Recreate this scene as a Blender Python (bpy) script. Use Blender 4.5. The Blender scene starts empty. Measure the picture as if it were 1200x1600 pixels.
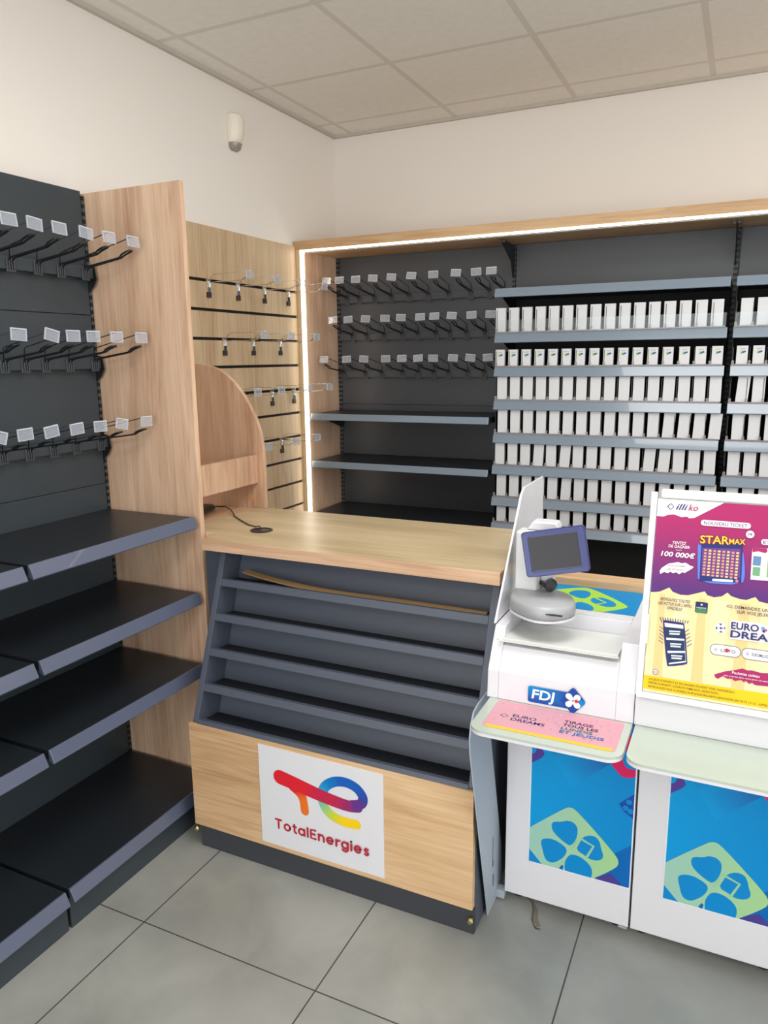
import bpy, bmesh, math, random
from mathutils import Vector, Matrix
random.seed(7)
SC = bpy.context.scene
COL = SC.collection
PI = math.pi

# ------------------------------------------------------------------ camera
def look(yaw, pitch, roll):
    cy, sy, cp, sp = math.cos(yaw), math.sin(yaw), math.cos(pitch), math.sin(pitch)
    F = Vector((-sy * cp, cy * cp, -sp)); R = Vector((cy, sy, 0)); U = R.cross(F)
    c, s = math.cos(roll), math.sin(roll)
    return R * c + U * s, -R * s + U * c, F
r_, u_, f_ = look(.44810, .20180, -.01260)
cam_d = bpy.data.cameras.new('camera'); cam = bpy.data.objects.new('camera', cam_d); COL.objects.link(cam)
cam_d.sensor_fit = 'VERTICAL'; cam_d.sensor_height = 36; cam_d.lens = 1166.39 * 36 / 1600
cam_d.clip_start = .05
cam.matrix_world = Matrix(((r_.x, u_.x, -f_.x, 2.142), (r_.y, u_.y, -f_.y, -3.8822), (r_.z, u_.z, -f_.z, 1.6326), (0, 0, 0, 1)))
SC.camera = cam

# ------------------------------------------------------------------ world, light, exposure
W = bpy.data.worlds.new('world'); SC.world = W; W.use_nodes = True
W.node_tree.nodes['Background'].inputs[0].default_value = (.93, .97, 1, 1)
W.node_tree.nodes['Background'].inputs[1].default_value = 1.2
def area(name, loc, target, sx, sy, power, color, spread=PI):
    d = bpy.data.lights.new(name, 'AREA'); d.shape = 'RECTANGLE'; d.size = sx; d.size_y = sy
    d.energy = power; d.color = color; d.spread = spread
    o = bpy.data.objects.new(name, d); COL.objects.link(o); o.location = loc
    o.rotation_euler = (Vector(target) - Vector(loc)).to_track_quat('-Z', 'Y').to_euler()
    return o
area('shop_window_light', (1.3, -7.55, 1.25), (1.3, 0, 1.25), 2.4, 2.3, 72, (.90, .97, 1))
area('side_window_light', (6.95, -3.9, 1.45), (0, -3.9, 1.45), 4.0, 1.7, 96, (.90, .97, 1))
for lx, ly, pw in ((1.9, -2.5, 32), (3.7, -1.3, 22), (3.8, -4.2, 25), (1.7, -5.4, 36)):
    area('ceiling_lamp_light', (lx, ly, 2.80), (lx, ly, 0), 1.1, 1.1, pw, (1, .995, .975))
VS = SC.view_settings
VS.view_transform = 'Standard'; VS.look = 'None'; VS.gamma = 1; VS.use_curve_mapping = False; VS.exposure = 0.05

# ------------------------------------------------------------------ materials
def lin(c):
    c = c / 255
    return c / 12.92 if c <= .04045 else ((c + .055) / 1.055) ** 2.4
def S(r, g, b): return (lin(r), lin(g), lin(b), 1)
def new_mat(name):
    m = bpy.data.materials.new(name); m.use_nodes = True
    return m, m.node_tree.nodes, m.node_tree.links, m.node_tree.nodes['Principled BSDF']
def plain(name, col, rough=.5, metal=0, spec=.5, bump=0, vary=0, coat=0, scale=60):
    m, N, L, P = new_mat(name)
    P.inputs['Base Color'].default_value = col; P.inputs['Roughness'].default_value = rough
    P.inputs['Metallic'].default_value = metal; P.inputs['Specular IOR Level'].default_value = spec
    P.inputs['Coat Weight'].default_value = coat
    if bump or vary:
        tc = N.new('ShaderNodeTexCoord'); nz = N.new('ShaderNodeTexNoise')
        nz.inputs['Scale'].default_value = scale; nz.inputs['Detail'].default_value = 4
        L.new(tc.outputs['Object'], nz.inputs['Vector'])
        if bump:
            b = N.new('ShaderNodeBump'); b.inputs['Strength'].default_value = bump; b.inputs['Distance'].default_value = .002
            L.new(nz.outputs['Fac'], b.inputs['Height']); L.new(b.outputs[0], P.inputs['Normal'])
        if vary:
            mx = N.new('ShaderNodeMix'); mx.data_type = 'RGBA'
            mx.inputs[6].default_value = tuple(c * (1 - vary) for c in col[:3]) + (1,)
            mx.inputs[7].default_value = tuple(min(1, c * (1 + vary)) for c in col[:3]) + (1,)
            L.new(nz.outputs['Fac'], mx.inputs[0]); L.new(mx.outputs[2], P.inputs['Base Color'])
    return m
def wood(name, light, mid, dark, grain='Z', rough=.5):
    m, N, L, P = new_mat(name)
    tc = N.new('ShaderNodeTexCoord')
    def noise(scl, detail, dist, sc=1):
        mp = N.new('ShaderNodeMapping'); mp.inputs['Scale'].default_value = scl
        nz = N.new('ShaderNodeTexNoise'); nz.inputs['Scale'].default_value = sc; nz.inputs['Detail'].default_value = detail
        nz.inputs['Distortion'].default_value = dist
        L.new(tc.outputs['Object'], mp.inputs[0]); L.new(mp.outputs[0], nz.inputs['Vector']); return nz
    def s(a, g): return tuple(g if 'XYZ'[i] == grain else a for i in range(3))
    n1 = noise(s(7, .8), 4, 1.0); n2 = noise(s(48, 2.6), 6, 1.3); n3 = noise(s(240, 7), 3, .2)
    r = N.new('ShaderNodeValToRGB'); e = r.color_ramp.elements
    e[0].position = .36; e[0].color = dark; e[1].position = .64; e[1].color = light
    k = e.new(.50); k.color = mid
    a = N.new('ShaderNodeMath'); a.operation = 'MULTIPLY_ADD'; a.inputs[1].default_value = .52
    L.new(n1.outputs['Fac'], a.inputs[0])
    b = N.new('ShaderNodeMath'); b.operation = 'MULTIPLY'; b.inputs[1].default_value = .34; L.new(n2.outputs['Fac'], b.inputs[0])
    c = N.new('ShaderNodeMath'); c.operation = 'MULTIPLY_ADD'; c.inputs[1].default_value = .14
    L.new(n3.outputs['Fac'], c.inputs[0]); L.new(b.outputs[0], c.inputs[2]); L.new(c.outputs[0], a.inputs[2])
    L.new(a.outputs[0], r.inputs[0]); L.new(r.outputs[0], P.inputs['Base Color'])
    P.inputs['Roughness'].default_value = rough
    bp = N.new('ShaderNodeBump'); bp.inputs['Strength'].default_value = .12; bp.inputs['Distance'].default_value = .001
    L.new(n2.outputs['Fac'], bp.inputs['Height']); L.new(bp.outputs[0], P.inputs['Normal'])
    return m
def clear(name, tint, mix, rough=.12, film=None, gloss=.04):
    """thin clear plastic: mostly transparent, partly glossy and partly milky"""
    m, N, L, P = new_mat(name)
    N.remove(P); out = N['Material Output']
    t = N.new('ShaderNodeBsdfTransparent'); t.inputs[0].default_value = tint
    g = N.new('ShaderNodeBsdfGlossy'); g.inputs['Roughness'].default_value = rough; g.inputs['Color'].default_value = (1, 1, 1, 1)
    d = N.new('ShaderNodeBsdfDiffuse'); d.inputs[0].default_value = film or (.8, .82, .85, 1)
    a = N.new('ShaderNodeMixShader'); a.inputs[0].default_value = mix
    b = N.new('ShaderNodeMixShader'); b.inputs[0].default_value = gloss
    L.new(t.outputs[0], a.inputs[1]); L.new(d.outputs[0], a.inputs[2])
    L.new(a.outputs[0], b.inputs[1]); L.new(g.outputs[0], b.inputs[2]); L.new(b.outputs[0], out.inputs[0])
    return m
def emit(name, col, strength):
    m, N, L, P = new_mat(name)
    P.inputs['Base Color'].default_value = col; P.inputs['Emission Color'].default_value = col
    P.inputs['Emission Strength'].default_value = strength
    return m
def printed(name, rough=.5, coat=0):
    m, N, L, P = new_mat(name); P.inputs['Specular IOR Level'].default_value = .25
    a = N.new('ShaderNodeVertexColor'); a.layer_name = 'Col'
    L.new(a.outputs[0], P.inputs['Base Color']); P.inputs['Roughness'].default_value = rough
    P.inputs['Coat Weight'].default_value = coat; P.inputs['Coat Roughness'].default_value = .15
    return m
def tiled(name, x0, y0, dx, dy, wd, base_a, base_b, line, rough, nscale, linebump=0):
    m, N, L, P = new_mat(name)
    g = N.new('ShaderNodeNewGeometry'); sp = N.new('ShaderNodeSeparateXYZ'); L.new(g.outputs['Position'], sp.inputs[0])
    def axis(o, off, d):
        a = N.new('ShaderNodeMath'); a.operation = 'SUBTRACT'; a.inputs[1].default_value = off - d / 2; L.new(o, a.inputs[0])
        b = N.new('ShaderNodeMath'); b.operation = 'FLOORED_MODULO'; b.inputs[1].default_value = d; L.new(a.outputs[0], b.inputs[0])
        c = N.new('ShaderNodeMath'); c.operation = 'SUBTRACT'; c.inputs[1].default_value = d / 2; L.new(b.outputs[0], c.inputs[0])
        e = N.new('ShaderNodeMath'); e.operation = 'ABSOLUTE'; L.new(c.outputs[0], e.inputs[0])
        f = N.new('ShaderNodeMath'); f.operation = 'LESS_THAN'; f.inputs[1].default_value = wd / 2; L.new(e.outputs[0], f.inputs[0])
        return f.outputs[0]
    mx = N.new('ShaderNodeMath'); mx.operation = 'MAXIMUM'
    L.new(axis(sp.outputs[0], x0, dx), mx.inputs[0]); L.new(axis(sp.outputs[1], y0, dy), mx.inputs[1])
    nz = N.new('ShaderNodeTexNoise'); nz.inputs['Scale'].default_value = nscale; nz.inputs['Detail'].default_value = 7
    nz.inputs['Roughness'].default_value = .55; nz.inputs['Distortion'].default_value = .4
    L.new(g.outputs['Position'], nz.inputs['Vector'])
    rp = N.new('ShaderNodeValToRGB'); rp.color_ramp.elements[0].position = .3; rp.color_ramp.elements[1].position = .7
    rp.color_ramp.elements[0].color = base_a; rp.color_ramp.elements[1].color = base_b; L.new(nz.outputs['Fac'], rp.inputs[0])
    m2 = N.new('ShaderNodeMix'); m2.data_type = 'RGBA'; m2.inputs[7].default_value = line
    L.new(mx.outputs[0], m2.inputs[0]); L.new(rp.outputs[0], m2.inputs[6]); L.new(m2.outputs[2], P.inputs['Base Color'])
    P.inputs['Roughness'].default_value = rough
    if linebump:
        b = N.new('ShaderNodeBump'); b.inputs['Strength'].default_value = linebump; b.inputs['Distance'].default_value = .002
        b.invert = True; L.new(mx.outputs[0], b.inputs['Height']); L.new(b.outputs[0], P.inputs['Normal'])
    return m
def slotted(name, zper=.025):
    """upright with a row of punched slots"""
    m, N, L, P = new_mat(name)
    g = N.new('ShaderNodeNewGeometry'); sp = N.new('ShaderNodeSeparateXYZ'); L.new(g.outputs['Position'], sp.inputs[0])
    a = N.new('ShaderNodeMath'); a.operation = 'FLOORED_MODULO'; a.inputs[1].default_value = zper; L.new(sp.outputs[2], a.inputs[0])
    b = N.new('ShaderNodeMath'); b.operation = 'LESS_THAN'; b.inputs[1].default_value = zper * .55; L.new(a.outputs[0], b.inputs[0])
    mx = N.new('ShaderNodeMix'); mx.data_type = 'RGBA'; mx.inputs[6].default_value = S(70, 74, 78); mx.inputs[7].default_value = (.003, .003, .003, 1)
    L.new(b.outputs[0], mx.inputs[0]); L.new(mx.outputs[2], P.inputs['Base Color']); P.inputs['Roughness'].default_value = .6
    return m

M = {}
M['wall'] = plain('painted_wall', S(242, 234, 226), .85, bump=.05, scale=300)
M['ceil'] = tiled('ceiling_tiles', .112, -.2012, .6, .6, .025, S(234, 229, 222), S(240, 235, 228), S(220, 213, 205), .9, 30)
M['floor'] = tiled('floor_tiles', .6466, -2.4544, .5895, .5895, .0042, S(134, 135, 130), S(160, 160, 154), S(70, 66, 62), .38, 3.2, .4)
M['oak_z'] = wood('oak_vertical', S(226, 193, 164), S(208, 171, 142), S(180, 138, 112), 'Z')
M['oak_x'] = wood('oak_across', S(222, 188, 148), S(206, 168, 126), S(178, 138, 98), 'X')
M['oak_y'] = wood('oak_back', S(226, 194, 160), S(208, 173, 138), S(180, 142, 110), 'Y')
M['oak_slat'] = wood('oak_slatwall', S(216, 190, 154), S(200, 171, 136), S(174, 142, 110), 'Z')
M['oak_top'] = wood('oak_worktop', S(214, 194, 158), S(200, 179, 142), S(178, 154, 118), 'X', .32)
M['oak_lip'] = wood('oak_worktop_edge', S(228, 194, 162), S(212, 174, 142), S(186, 146, 116), 'X')
M['oak_edge'] = plain('oak_edge_band', S(222, 198, 160), .5, vary=.06)
M['steel'] = plain('anthracite_steel', S(62, 65, 71), .42, bump=.03, scale=500)
M['steel_l'] = plain('anthracite_steel_left', S(52, 60, 66), .42, bump=.03, scale=500)
M['shelf'] = plain('anthracite_shelf', S(34, 38, 43), .38)
M['rail'] = plain('price_rail_plastic', S(122, 136, 150), .22, coat=.5)
M['rail_d'] = plain('price_rail_shelf', S(88, 94, 114), .3, coat=.2)
M['black'] = plain('black_metal', (.012, .012, .013, 1), .35)
M['slots'] = slotted('slotted_upright')
M['mdf'] = plain('anthracite_board', S(74, 79, 92), .45, vary=.04)
M['tierfloor'] = plain('dark_tier_floor', S(26, 29, 36), .6)  # darker colour for the tier floors than for the rest of the rack
M['dark'] = plain('dark_gap', (.006, .006, .007, 1), .7)
M['plinth'] = plain('dark_plinth', S(54, 56, 62), .55)
M['white'] = plain('white_lacquer', S(219, 217, 222), .3, coat=.2)
M['greyplate'] = plain('grey_painted_plate', S(166, 174, 184), .4)
M['ledge'] = plain('greenish_glass_over_white', S(180, 189, 178), .25, coat=.1)
M['chrome'] = plain('chrome', (.75, .75, .75, 1), .15, 1)
M['brass'] = plain('brass', S(190, 175, 120), .3, 1)
M['rubber'] = plain('black_rubber', S(58, 50, 48), .6)
M['tag'] = clear('clear_ticket_plastic', (.93, .94, .97, 1), .30, film=(.62, .65, .72, 1))
M['tagrim'] = clear('clear_ticket_rim', (.9, .92, .95, 1), .55, film=(.8, .83, .88, 1))
M['acryl'] = clear('clear_acrylic', (.97, .98, .98, 1), .03, gloss=.015)
M['acrylw'] = clear('milky_acrylic', (.93, .95, .93, 1), .62, film=(.86, .87, .85, 1))
M['pack'] = plain('blank_white_card', S(214, 214, 216), .5)
M['tray'] = clear('clear_pusher_plastic', (.9, .9, .9, 1), .38, film=S(186, 176, 176), gloss=.01)
M['print'] = printed('printed_film', .5, 0)
M['led'] = emit('light_strip', (1, .93, .80, 1), 8.0)
M['blue'] = plain('blue_plastic', S(20, 30, 104), .3, coat=.1)
M['screen'] = plain('dark_screen', S(38, 34, 38), .25, spec=.25)
M['greypl'] = plain('grey_plastic', S(160, 161, 164), .35)
M['lightpl'] = plain('light_grey_plastic', S(214, 214, 214), .35)
M['detect'] = plain('cream_plastic', S(240, 230, 214), .4)
M['lens'] = plain('smoked_lens', S(150, 142, 132), .2)
M['batten'] = plain('tan_batten', S(150, 118, 78), .6, vary=.1)
M['stain'] = plain('dried_stain', S(112, 102, 90), .7, vary=.15)

# ------------------------------------------------------------------ mesh helpers
class MB:
    def __init__(s): s.bm = bmesh.new()
    def box(s, x0, x1, y0, y1, z0, z1, rot=None):
        vs = [s.bm.verts.new((x, y, z)) for x in (x0, x1) for y in (y0, y1) for z in (z0, z1)]
        for f in ((0, 1, 3, 2), (4, 6, 7, 5), (0, 4, 5, 1), (2, 3, 7, 6), (0, 2, 6, 4), (1, 5, 7, 3)):
            s.bm.faces.new([vs[i] for i in f])
        if rot: bmesh.ops.transform(s.bm, matrix=rot, verts=vs)
        return s
    def prism(s, pts, axis, a, b):
        """extrude a 2D outline along axis between a and b; pts in the other two axes in xyz order"""
        def mk(p, t):
            return {'x': (t, p[0], p[1]), 'y': (p[0], t, p[1]), 'z': (p[0], p[1], t)}[axis]
        A = [s.bm.verts.new(mk(p, a)) for p in pts]; B = [s.bm.verts.new(mk(p, b)) for p in pts]
        s.bm.faces.new(A); s.bm.faces.new(B[::-1])
        for i in range(len(pts)):
            j = (i + 1) % len(pts); s.bm.faces.new((A[i], B[i], B[j], A[j]))
        return s
    def tube(s, pts, r, seg=8, closed=False):
        pts = [Vector(p) for p in pts]; rings = []
        n = len(pts); up = Vector((0, 0, 1))
        for i, p in enumerate(pts):
            d = (pts[min(i + 1, n - 1)] - pts[max(i - 1, 0)]).normalized()
            if i == 0:
                ref = up if abs(d.z) < .9 else Vector((1, 0, 0)); a = d.cross(ref).normalized()
            else:
                a = (a - d * a.dot(d)).normalized()
            b = d.cross(a)
            rr = r[i] if isinstance(r, (list, tuple)) else r
            rings.append([s.bm.verts.new(p + (a * math.cos(2 * PI * k / seg) + b * math.sin(2 * PI * k / seg)) * rr) for k in range(seg)])
        for i in range(n - 1):
            for k in range(seg):
                j = (k + 1) % seg; s.bm.faces.new((rings[i][k], rings[i][j], rings[i + 1][j], rings[i + 1][k]))
        s.bm.faces.new(rings[0][::-1]); s.bm.faces.new(rings[-1])
        return s
    def loft(s, rings):
        R = [[s.bm.verts.new(p) for p in r] for r in rings]; n = len(R[0])
        for i in range(len(R) - 1):
            for k in range(n):
                j = (k + 1) % n; s.bm.faces.new((R[i][k], R[i][j], R[i + 1][j], R[i + 1][k]))
        s.bm.faces.new(R[0][::-1]); s.bm.faces.new(R[-1]); return s
def link(o, parent=None):
    COL.objects.link(o)
    if parent: o.parent = parent
    return o
def part(name, mb, mat, parent=None, bevel=0, smooth=False, world=True, seg=2):
    bmesh.ops.recalc_face_normals(mb.bm, faces=mb.bm.faces)
    off = Vector((0, 0, 0))
    if parent and world:
        p = parent
        while p: off += p.location; p = p.parent
    if off.length: bmesh.ops.translate(mb.bm, vec=-off, verts=mb.bm.verts)
    me = bpy.data.meshes.new(name); mb.bm.to_mesh(me); mb.bm.free()
    mats = mat if isinstance(mat, list) else [mat]
    for m in mats: me.materials.append(m)
    if smooth: me.polygons.foreach_set('use_smooth', [True] * len(me.polygons))
    o = link(bpy.data.objects.new(name, me), parent)
    if bevel:
        b = o.modifiers.new('bevel', 'BEVEL'); b.width = bevel; b.segments = seg; b.limit_method = 'ANGLE'; b.angle_limit = .6
    return o
def thing(name, label, cat, loc=(0, 0, 0), group=None):
    o = bpy.data.objects.new(name, None); link(o); o.location = loc; o.empty_display_size = .05
    return tag(o, label, cat, group)
def tag(o, label, cat, group=None):
    o['label'] = label; o['category'] = cat
    if group: o['group'] = group
    return o
def struct(name, mb, mat):
    o = part(name, mb, mat); o['kind'] = 'structure'; return o
def copy_thing(root):
    r = root.copy(); COL.objects.link(r)
    for ch in root.children:
        c = ch.copy(); COL.objects.link(c); c.parent = r
        for g in ch.children:
            d = g.copy(); COL.objects.link(d); d.parent = c
    return r
ORD = ['first', 'second', 'third', 'fourth', 'fifth', 'sixth', 'seventh', 'eighth', 'ninth', 'tenth', 'eleventh', 'twelfth',
       'thirteenth', 'fourteenth', 'fifteenth', 'sixteenth']

# ------------------------------------------------------------------ printed artwork
def clip(poly, rect):
    x0, x1, y0, y1 = rect
    def cut(P, ins, inter):
        out = []
        for i in range(len(P)):
            a, b = P[i - 1], P[i]
            if ins(b):
                if not ins(a): out.append(inter(a, b))
                out.append(b)
            elif ins(a): out.append(inter(a, b))
        return out
    def at(a, b, k, v):
        t = (v - a[k]) / (b[k] - a[k]); return (a[0] + (b[0] - a[0]) * t, a[1] + (b[1] - a[1]) * t)
    for k, v, sg in ((0, x0, 1), (0, x1, -1), (1, y0, 1), (1, y1, -1)):
        if not poly: return []
        poly = cut(poly, lambda p: (p[k] - v) * sg >= -1e-9, lambda a, b: at(a, b, k, v))
    return poly
def smooth_poly(P, n=2):
    for _ in range(n):
        Q = []
        for i in range(len(P)):
            a, b = P[i], P[(i + 1) % len(P)]
            Q += [(a[0] * .75 + b[0] * .25, a[1] * .75 + b[1] * .25), (a[0] * .25 + b[0] * .75, a[1] * .25 + b[1] * .75)]
        P = Q
    return P
def rrect(x0, x1, y0, y1, r, n=6):
    P = []
    for cx, cy, a in ((x1 - r, y1 - r, 0), (x0 + r, y1 - r, 90), (x0 + r, y0 + r, 180), (x1 - r, y0 + r, 270)):
        for k in range(n + 1):
            t = math.radians(a + 90 * k / n); P.append((cx + r * math.cos(t), cy + r * math.sin(t)))
    return P
def disc(cx, cy, r, n=20, ry=None): return [(cx + r * math.cos(2 * PI * k / n), cy + (ry or r) * math.sin(2 * PI * k / n)) for k in range(n)]
class Art:
    """flat print: polygons and lettering in (u, v) metres, laid on a surface in thin ink layers"""
    def __init__(s, origin, U, V, dl=.00025):
        s.o = Vector(origin); s.U = Vector(U).normalized(); s.V = Vector(V).normalized(); s.N = s.U.cross(s.V).normalized(); s.dl = dl
        s.v = []; s.f = []; s.c = []; s.layer = 1
    def P(s, p, l): return s.o + s.U * p[0] + s.V * p[1] + s.N * (l * s.dl)
    def poly(s, pts, col, layer=None, clipr=None, grad=None):
        if clipr: pts = clip(pts, clipr)
        if len(pts) < 3: return
        if layer is None: s.layer += 1; layer = s.layer
        b = len(s.v)
        for p in pts:
            s.v.append(s.P(p, layer)); s.c.append(grad(p) if grad else col)
        s.f.append(list(range(b, b + len(pts))))
    def stroke(s, pts, w, cols, layer=None, cap=True):
        """thick line with round ends; width and colour may change along it"""
        if layer is None: s.layer += 1; layer = s.layer
        n = len(pts); b = len(s.v)
        ws = w if isinstance(w, (list, tuple)) else [w] * n
        cs = cols if isinstance(cols, list) else [cols] * n
        for i, p in enumerate(pts):
            a, q = pts[max(0, i - 1)], pts[min(n - 1, i + 1)]
            dx, dy = q[0] - a[0], q[1] - a[1]; l = math.hypot(dx, dy) or 1; nx, ny = -dy / l * ws[i] / 2, dx / l * ws[i] / 2
            s.v += [s.P((p[0] + nx, p[1] + ny), layer), s.P((p[0] - nx, p[1] - ny), layer)]; s.c += [cs[i], cs[i]]
        for i in range(n - 1): s.f.append([b + 2 * i, b + 2 * i + 1, b + 2 * i + 3, b + 2 * i + 2])
        if cap:
            s.poly(disc(pts[0][0], pts[0][1], ws[0] / 2), cs[0], layer + .2); s.poly(disc(pts[-1][0], pts[-1][1], ws[-1] / 2), cs[-1], layer + .2)
    def text(s, body, x, y, size, col, bold=0, width=None, align='LEFT', rot=0, shear=0, layer=None, spacing=1.0):
        if layer is None: s.layer += 1; layer = s.layer
        cu = bpy.data.curves.new('t', 'FONT'); cu.body = body; cu.size = 1; cu.offset = bold; cu.shear = shear
        cu.space_character = spacing; cu.resolution_u = 3
        ob = bpy.data.objects.new('t', cu); COL.objects.link(ob)
        dg = bpy.context.evaluated_depsgraph_get(); me = bpy.data.meshes.new_from_object(ob.evaluated_get(dg))
        if len(me.vertices):
            xs = [v.co.x for v in me.vertices]; x0, x1 = min(xs), max(xs)
            sx = width / (x1 - x0) if width else size
            ox = {'LEFT': -x0, 'CENTER': -(x0 + x1) / 2, 'RIGHT': -x1}[align]
            ca, sa = math.cos(rot), math.sin(rot); b = len(s.v)
            for v in me.vertices:
                a, c = (v.co.x + ox) * sx, v.co.y * size
                s.v.append(s.P((x + a * ca - c * sa, y + a * sa + c * ca), layer)); s.c.append(col)
            for p in me.polygons: s.f.append([b + i for i in p.vertices])
        bpy.data.objects.remove(ob); bpy.data.curves.remove(cu); bpy.data.meshes.remove(me)
    def build(s, name, parent, mat=None):
        me = bpy.data.meshes.new(name); off = Vector((0, 0, 0)); p = parent
        while p: off += p.location; p = p.parent
        me.from_pydata([tuple(v - off) for v in s.v], [], s.f)
        at = me.color_attributes.new('Col', 'FLOAT_COLOR', 'POINT')
        for i, c in enumerate(s.c): at.data[i].color = c
        me.materials.append(mat or M['print'])
        return link(bpy.data.objects.new(name, me), parent)

# ------------------------------------------------------------------ room
struct('floor', MB().box(-.2, 7, -8, .2, -.1, 0), M['floor'])
struct('wall_left', MB().box(-.15, 0, -8, .15, 0, 2.95), M['wall'])
struct('wall_back', MB().box(0, 7, 0, .15, 0, 2.95), M['wall'])
def holed(a0, a1, h0, h1, z0, z1, mk):
    mk(a0, h0, 0, 2.95); mk(h1, a1, 0, 2.95); mk(h0, h1, z1, 2.95)
    if z0 > 0: mk(h0, h1, 0, z0)
m_ = MB(); holed(0, 7, .1, 2.5, 0, 2.4, lambda a, b, c, d: m_.box(a, b, -8.1, -8, c, d)); struct('wall_front', m_, M['wall'])
m_ = MB(); holed(-8, 0, -5.9, -1.9, .6, 2.3, lambda a, b, c, d: m_.box(7, 7.1, a, b, c, d)); struct('wall_right', m_, M['wall'])
struct('ceiling', MB().box(0, 7, -8, 0, 2.8326, 2.95), M['ceil'])
struct('trim_1', MB().box(0, .019, -8, 0, 2.818, 2.8325), plain('ceiling_angle', S(196, 186, 174), .6))
struct('trim_2', MB().box(.019, 7, -.019, 0, 2.818, 2.8325), bpy.data.materials['ceiling_angle'])

# dried stain on the floor
a = Art((0, 0, 0), (1, 0, 0), (0, 1, 0), .0004)
a.stroke([(1.645, -1.875), (1.672, -1.89), (1.69, -1.92), (1.698, -1.96), (1.715, -1.985)], [.006, .008, .012, .018, .012], S(126, 116, 102), 1, cap=False)
a.stroke([(1.668, -1.888), (1.683, -1.92), (1.69, -1.965), (1.70, -1.985)], [.003, .004, .005, .003], S(96, 86, 76), 2, cap=False)
a.stroke([(1.70, -1.985), (1.71, -1.995), (1.722, -1.992)], [.004, .006, .004], S(80, 72, 64), 3, cap=False)
o = a.build('floor_stain', None, printed('stain_print', .6, 0))
tag(o, 'dried brown smear on the floor tile in front of the lottery counters', 'stain')

# motion detector
t = thing('motion_detector', 'small cream white motion detector on the upper left wall', 'sensor', (0, -.93, 2.56))
rings = []
for z, w, d in ((2.580, .034, .034), (2.60, .039, .046), (2.63, .041, .056), (2.675, .041, .058), (2.695, .038, .050), (2.702, .030, .034)):
    rings.append([(0, -.93 - w, z), (d * .45, -.93 - w, z), (d * .85, -.93 - w * .6, z), (d, -.93, z), (d * .85, -.93 + w * .6, z), (d * .45, -.93 + w, z), (0, -.93 + w, z)])
part('body', MB().loft(rings), M['detect'], t, .003, True)
rings = []
for z, w, d in ((2.550, .022, .012), (2.560, .031, .030), (2.580, .034, .038)):
    rings.append([(0, -.93 - w, z), (d * .6, -.93 - w, z), (d, -.93 - w * .5, z), (d, -.93 + w * .5, z), (d * .6, -.93 + w, z), (0, -.93 + w, z)])
part('lens', MB().loft(rings), M['lens'], t, .001, True)

# ------------------------------------------------------------------ shelving
def shelf_y(x0, x1, yb, yf, z, rail_h=.036):
    """shelf on the back wall: plate with upstand, and its rail profile (front towards -y)"""
    s = MB().box(x0, x1, yf + .012, yb, z - .028, z)
    r = MB().prism([(yf + .012, z + .001), (yf + .004, z + .002), (yf - .010, z - rail_h), (yf - .006, z - rail_h - .003), (yf + .012, z - rail_h + .004)], 'x', x0, x1)
    return s, r
def add_shelf_y(root, x0, x1, yb, yf, z, rail_h=.036, rail='rail'):
    s, r = shelf_y(x0, x1, yb, yf, z, rail_h)
    so = part('shelf', s, M['shelf'], root); part('price_rail', r, M[rail], so, .0015)
    for x in (x0 + .001, x1 - .004):
        part('bracket', MB().prism([(yb, z - .0285), (yb, z - .10), (yb - .03, z - .095), (yb - .22, z - .034), (yb - .22, z - .0285)], 'x', x, x + .003), M['black'], so)
    return so
def upright(root, x0, x1, y0, y1, z0, z1):
    part('upright', MB().box(x0, x1, y0, y1, z0, z1), M['slots'], root)

# left gondola: two sections along the left wall
def gondola(y0, y1, label, shelves, bars, up):
    t = thing('gondola_shelving', label, 'shelving', (.24, (y0 + y1) / 2, 0), 'dark gondola shelving along the left wall')
    for za, zb in ((.10, .60), (.602, 1.20), (1.202, 1.795), (1.798, 2.205)):
        part('back_panel', MB().box(.025, .05, y0 + .001, y1 - .001, za, zb), M['steel_l'], t)
    for yy in up: upright(t, .002, .0535, yy - .0048, yy + .0048, 0, 2.19)
    for z in shelves:
        s = part('shelf', MB().box(.052, .446, y0 + .004, y1 - .004, z - .028, z), M['shelf'], t)
        part('price_rail', MB().prism([(.446, z + .001), (.452, z + .002), (.468, z - .036), (.464, z - .040), (.446, z - .034)], 'y', y0 + .004, y1 - .004), M['rail_d'], s, .0015)
        for yy in (y0 + .006, y1 - .009):
            part('bracket', MB().prism([(.052, z - .0285), (.052, z - .11), (.08, z - .105), (.40, z - .036), (.40, z - .0285)], 'y', yy, yy + .003), M['black'], s)
    b = part('base_shelf', MB().box(.052, .470, y0 + .002, y1 - .002, .10, .13), M['shelf'], t)
    part('price_rail', MB().prism([(.470, .131), (.476, .131), (.492, .092), (.488, .088), (.470, .094)], 'y', y0 + .003, y1 - .003), M['rail_d'], b, .0015)
    part('kick_plate', MB().box(.462, .470, y0 + .001, y1 - .001, 0, .10), M['steel_l'], t)
    for z in bars:
        m = MB().box(.062, .080, y0 + .002, y1 - .002, z - .028, z + .012)
        br = part('hook_bar', m, M['steel_l'], t, .002)
        for yy in (y0 - .0015, y1 - .0015):
            part('bracket', MB().prism([(.05, z + .02), (.085, z + .014), (.092, z - .03), (.075, z - .055), (.05, z - .075)], 'y', yy, yy + .003), M['black'], br)
    return t
G1 = gondola(-2.563, -1.884, 'narrow dark shelving section beside the tall oak end panel, with three hook bars', (1.105, .832, .565), (1.945, 1.640, 1.362), (-2.5658, -1.8785))
G2 = gondola(-3.585, -2.5725, 'dark shelving section at the left edge of the photo, further from the oak end panel', (1.105, .832, .565), (1.945, 1.640, 1.362), (-3.597,))

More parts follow.
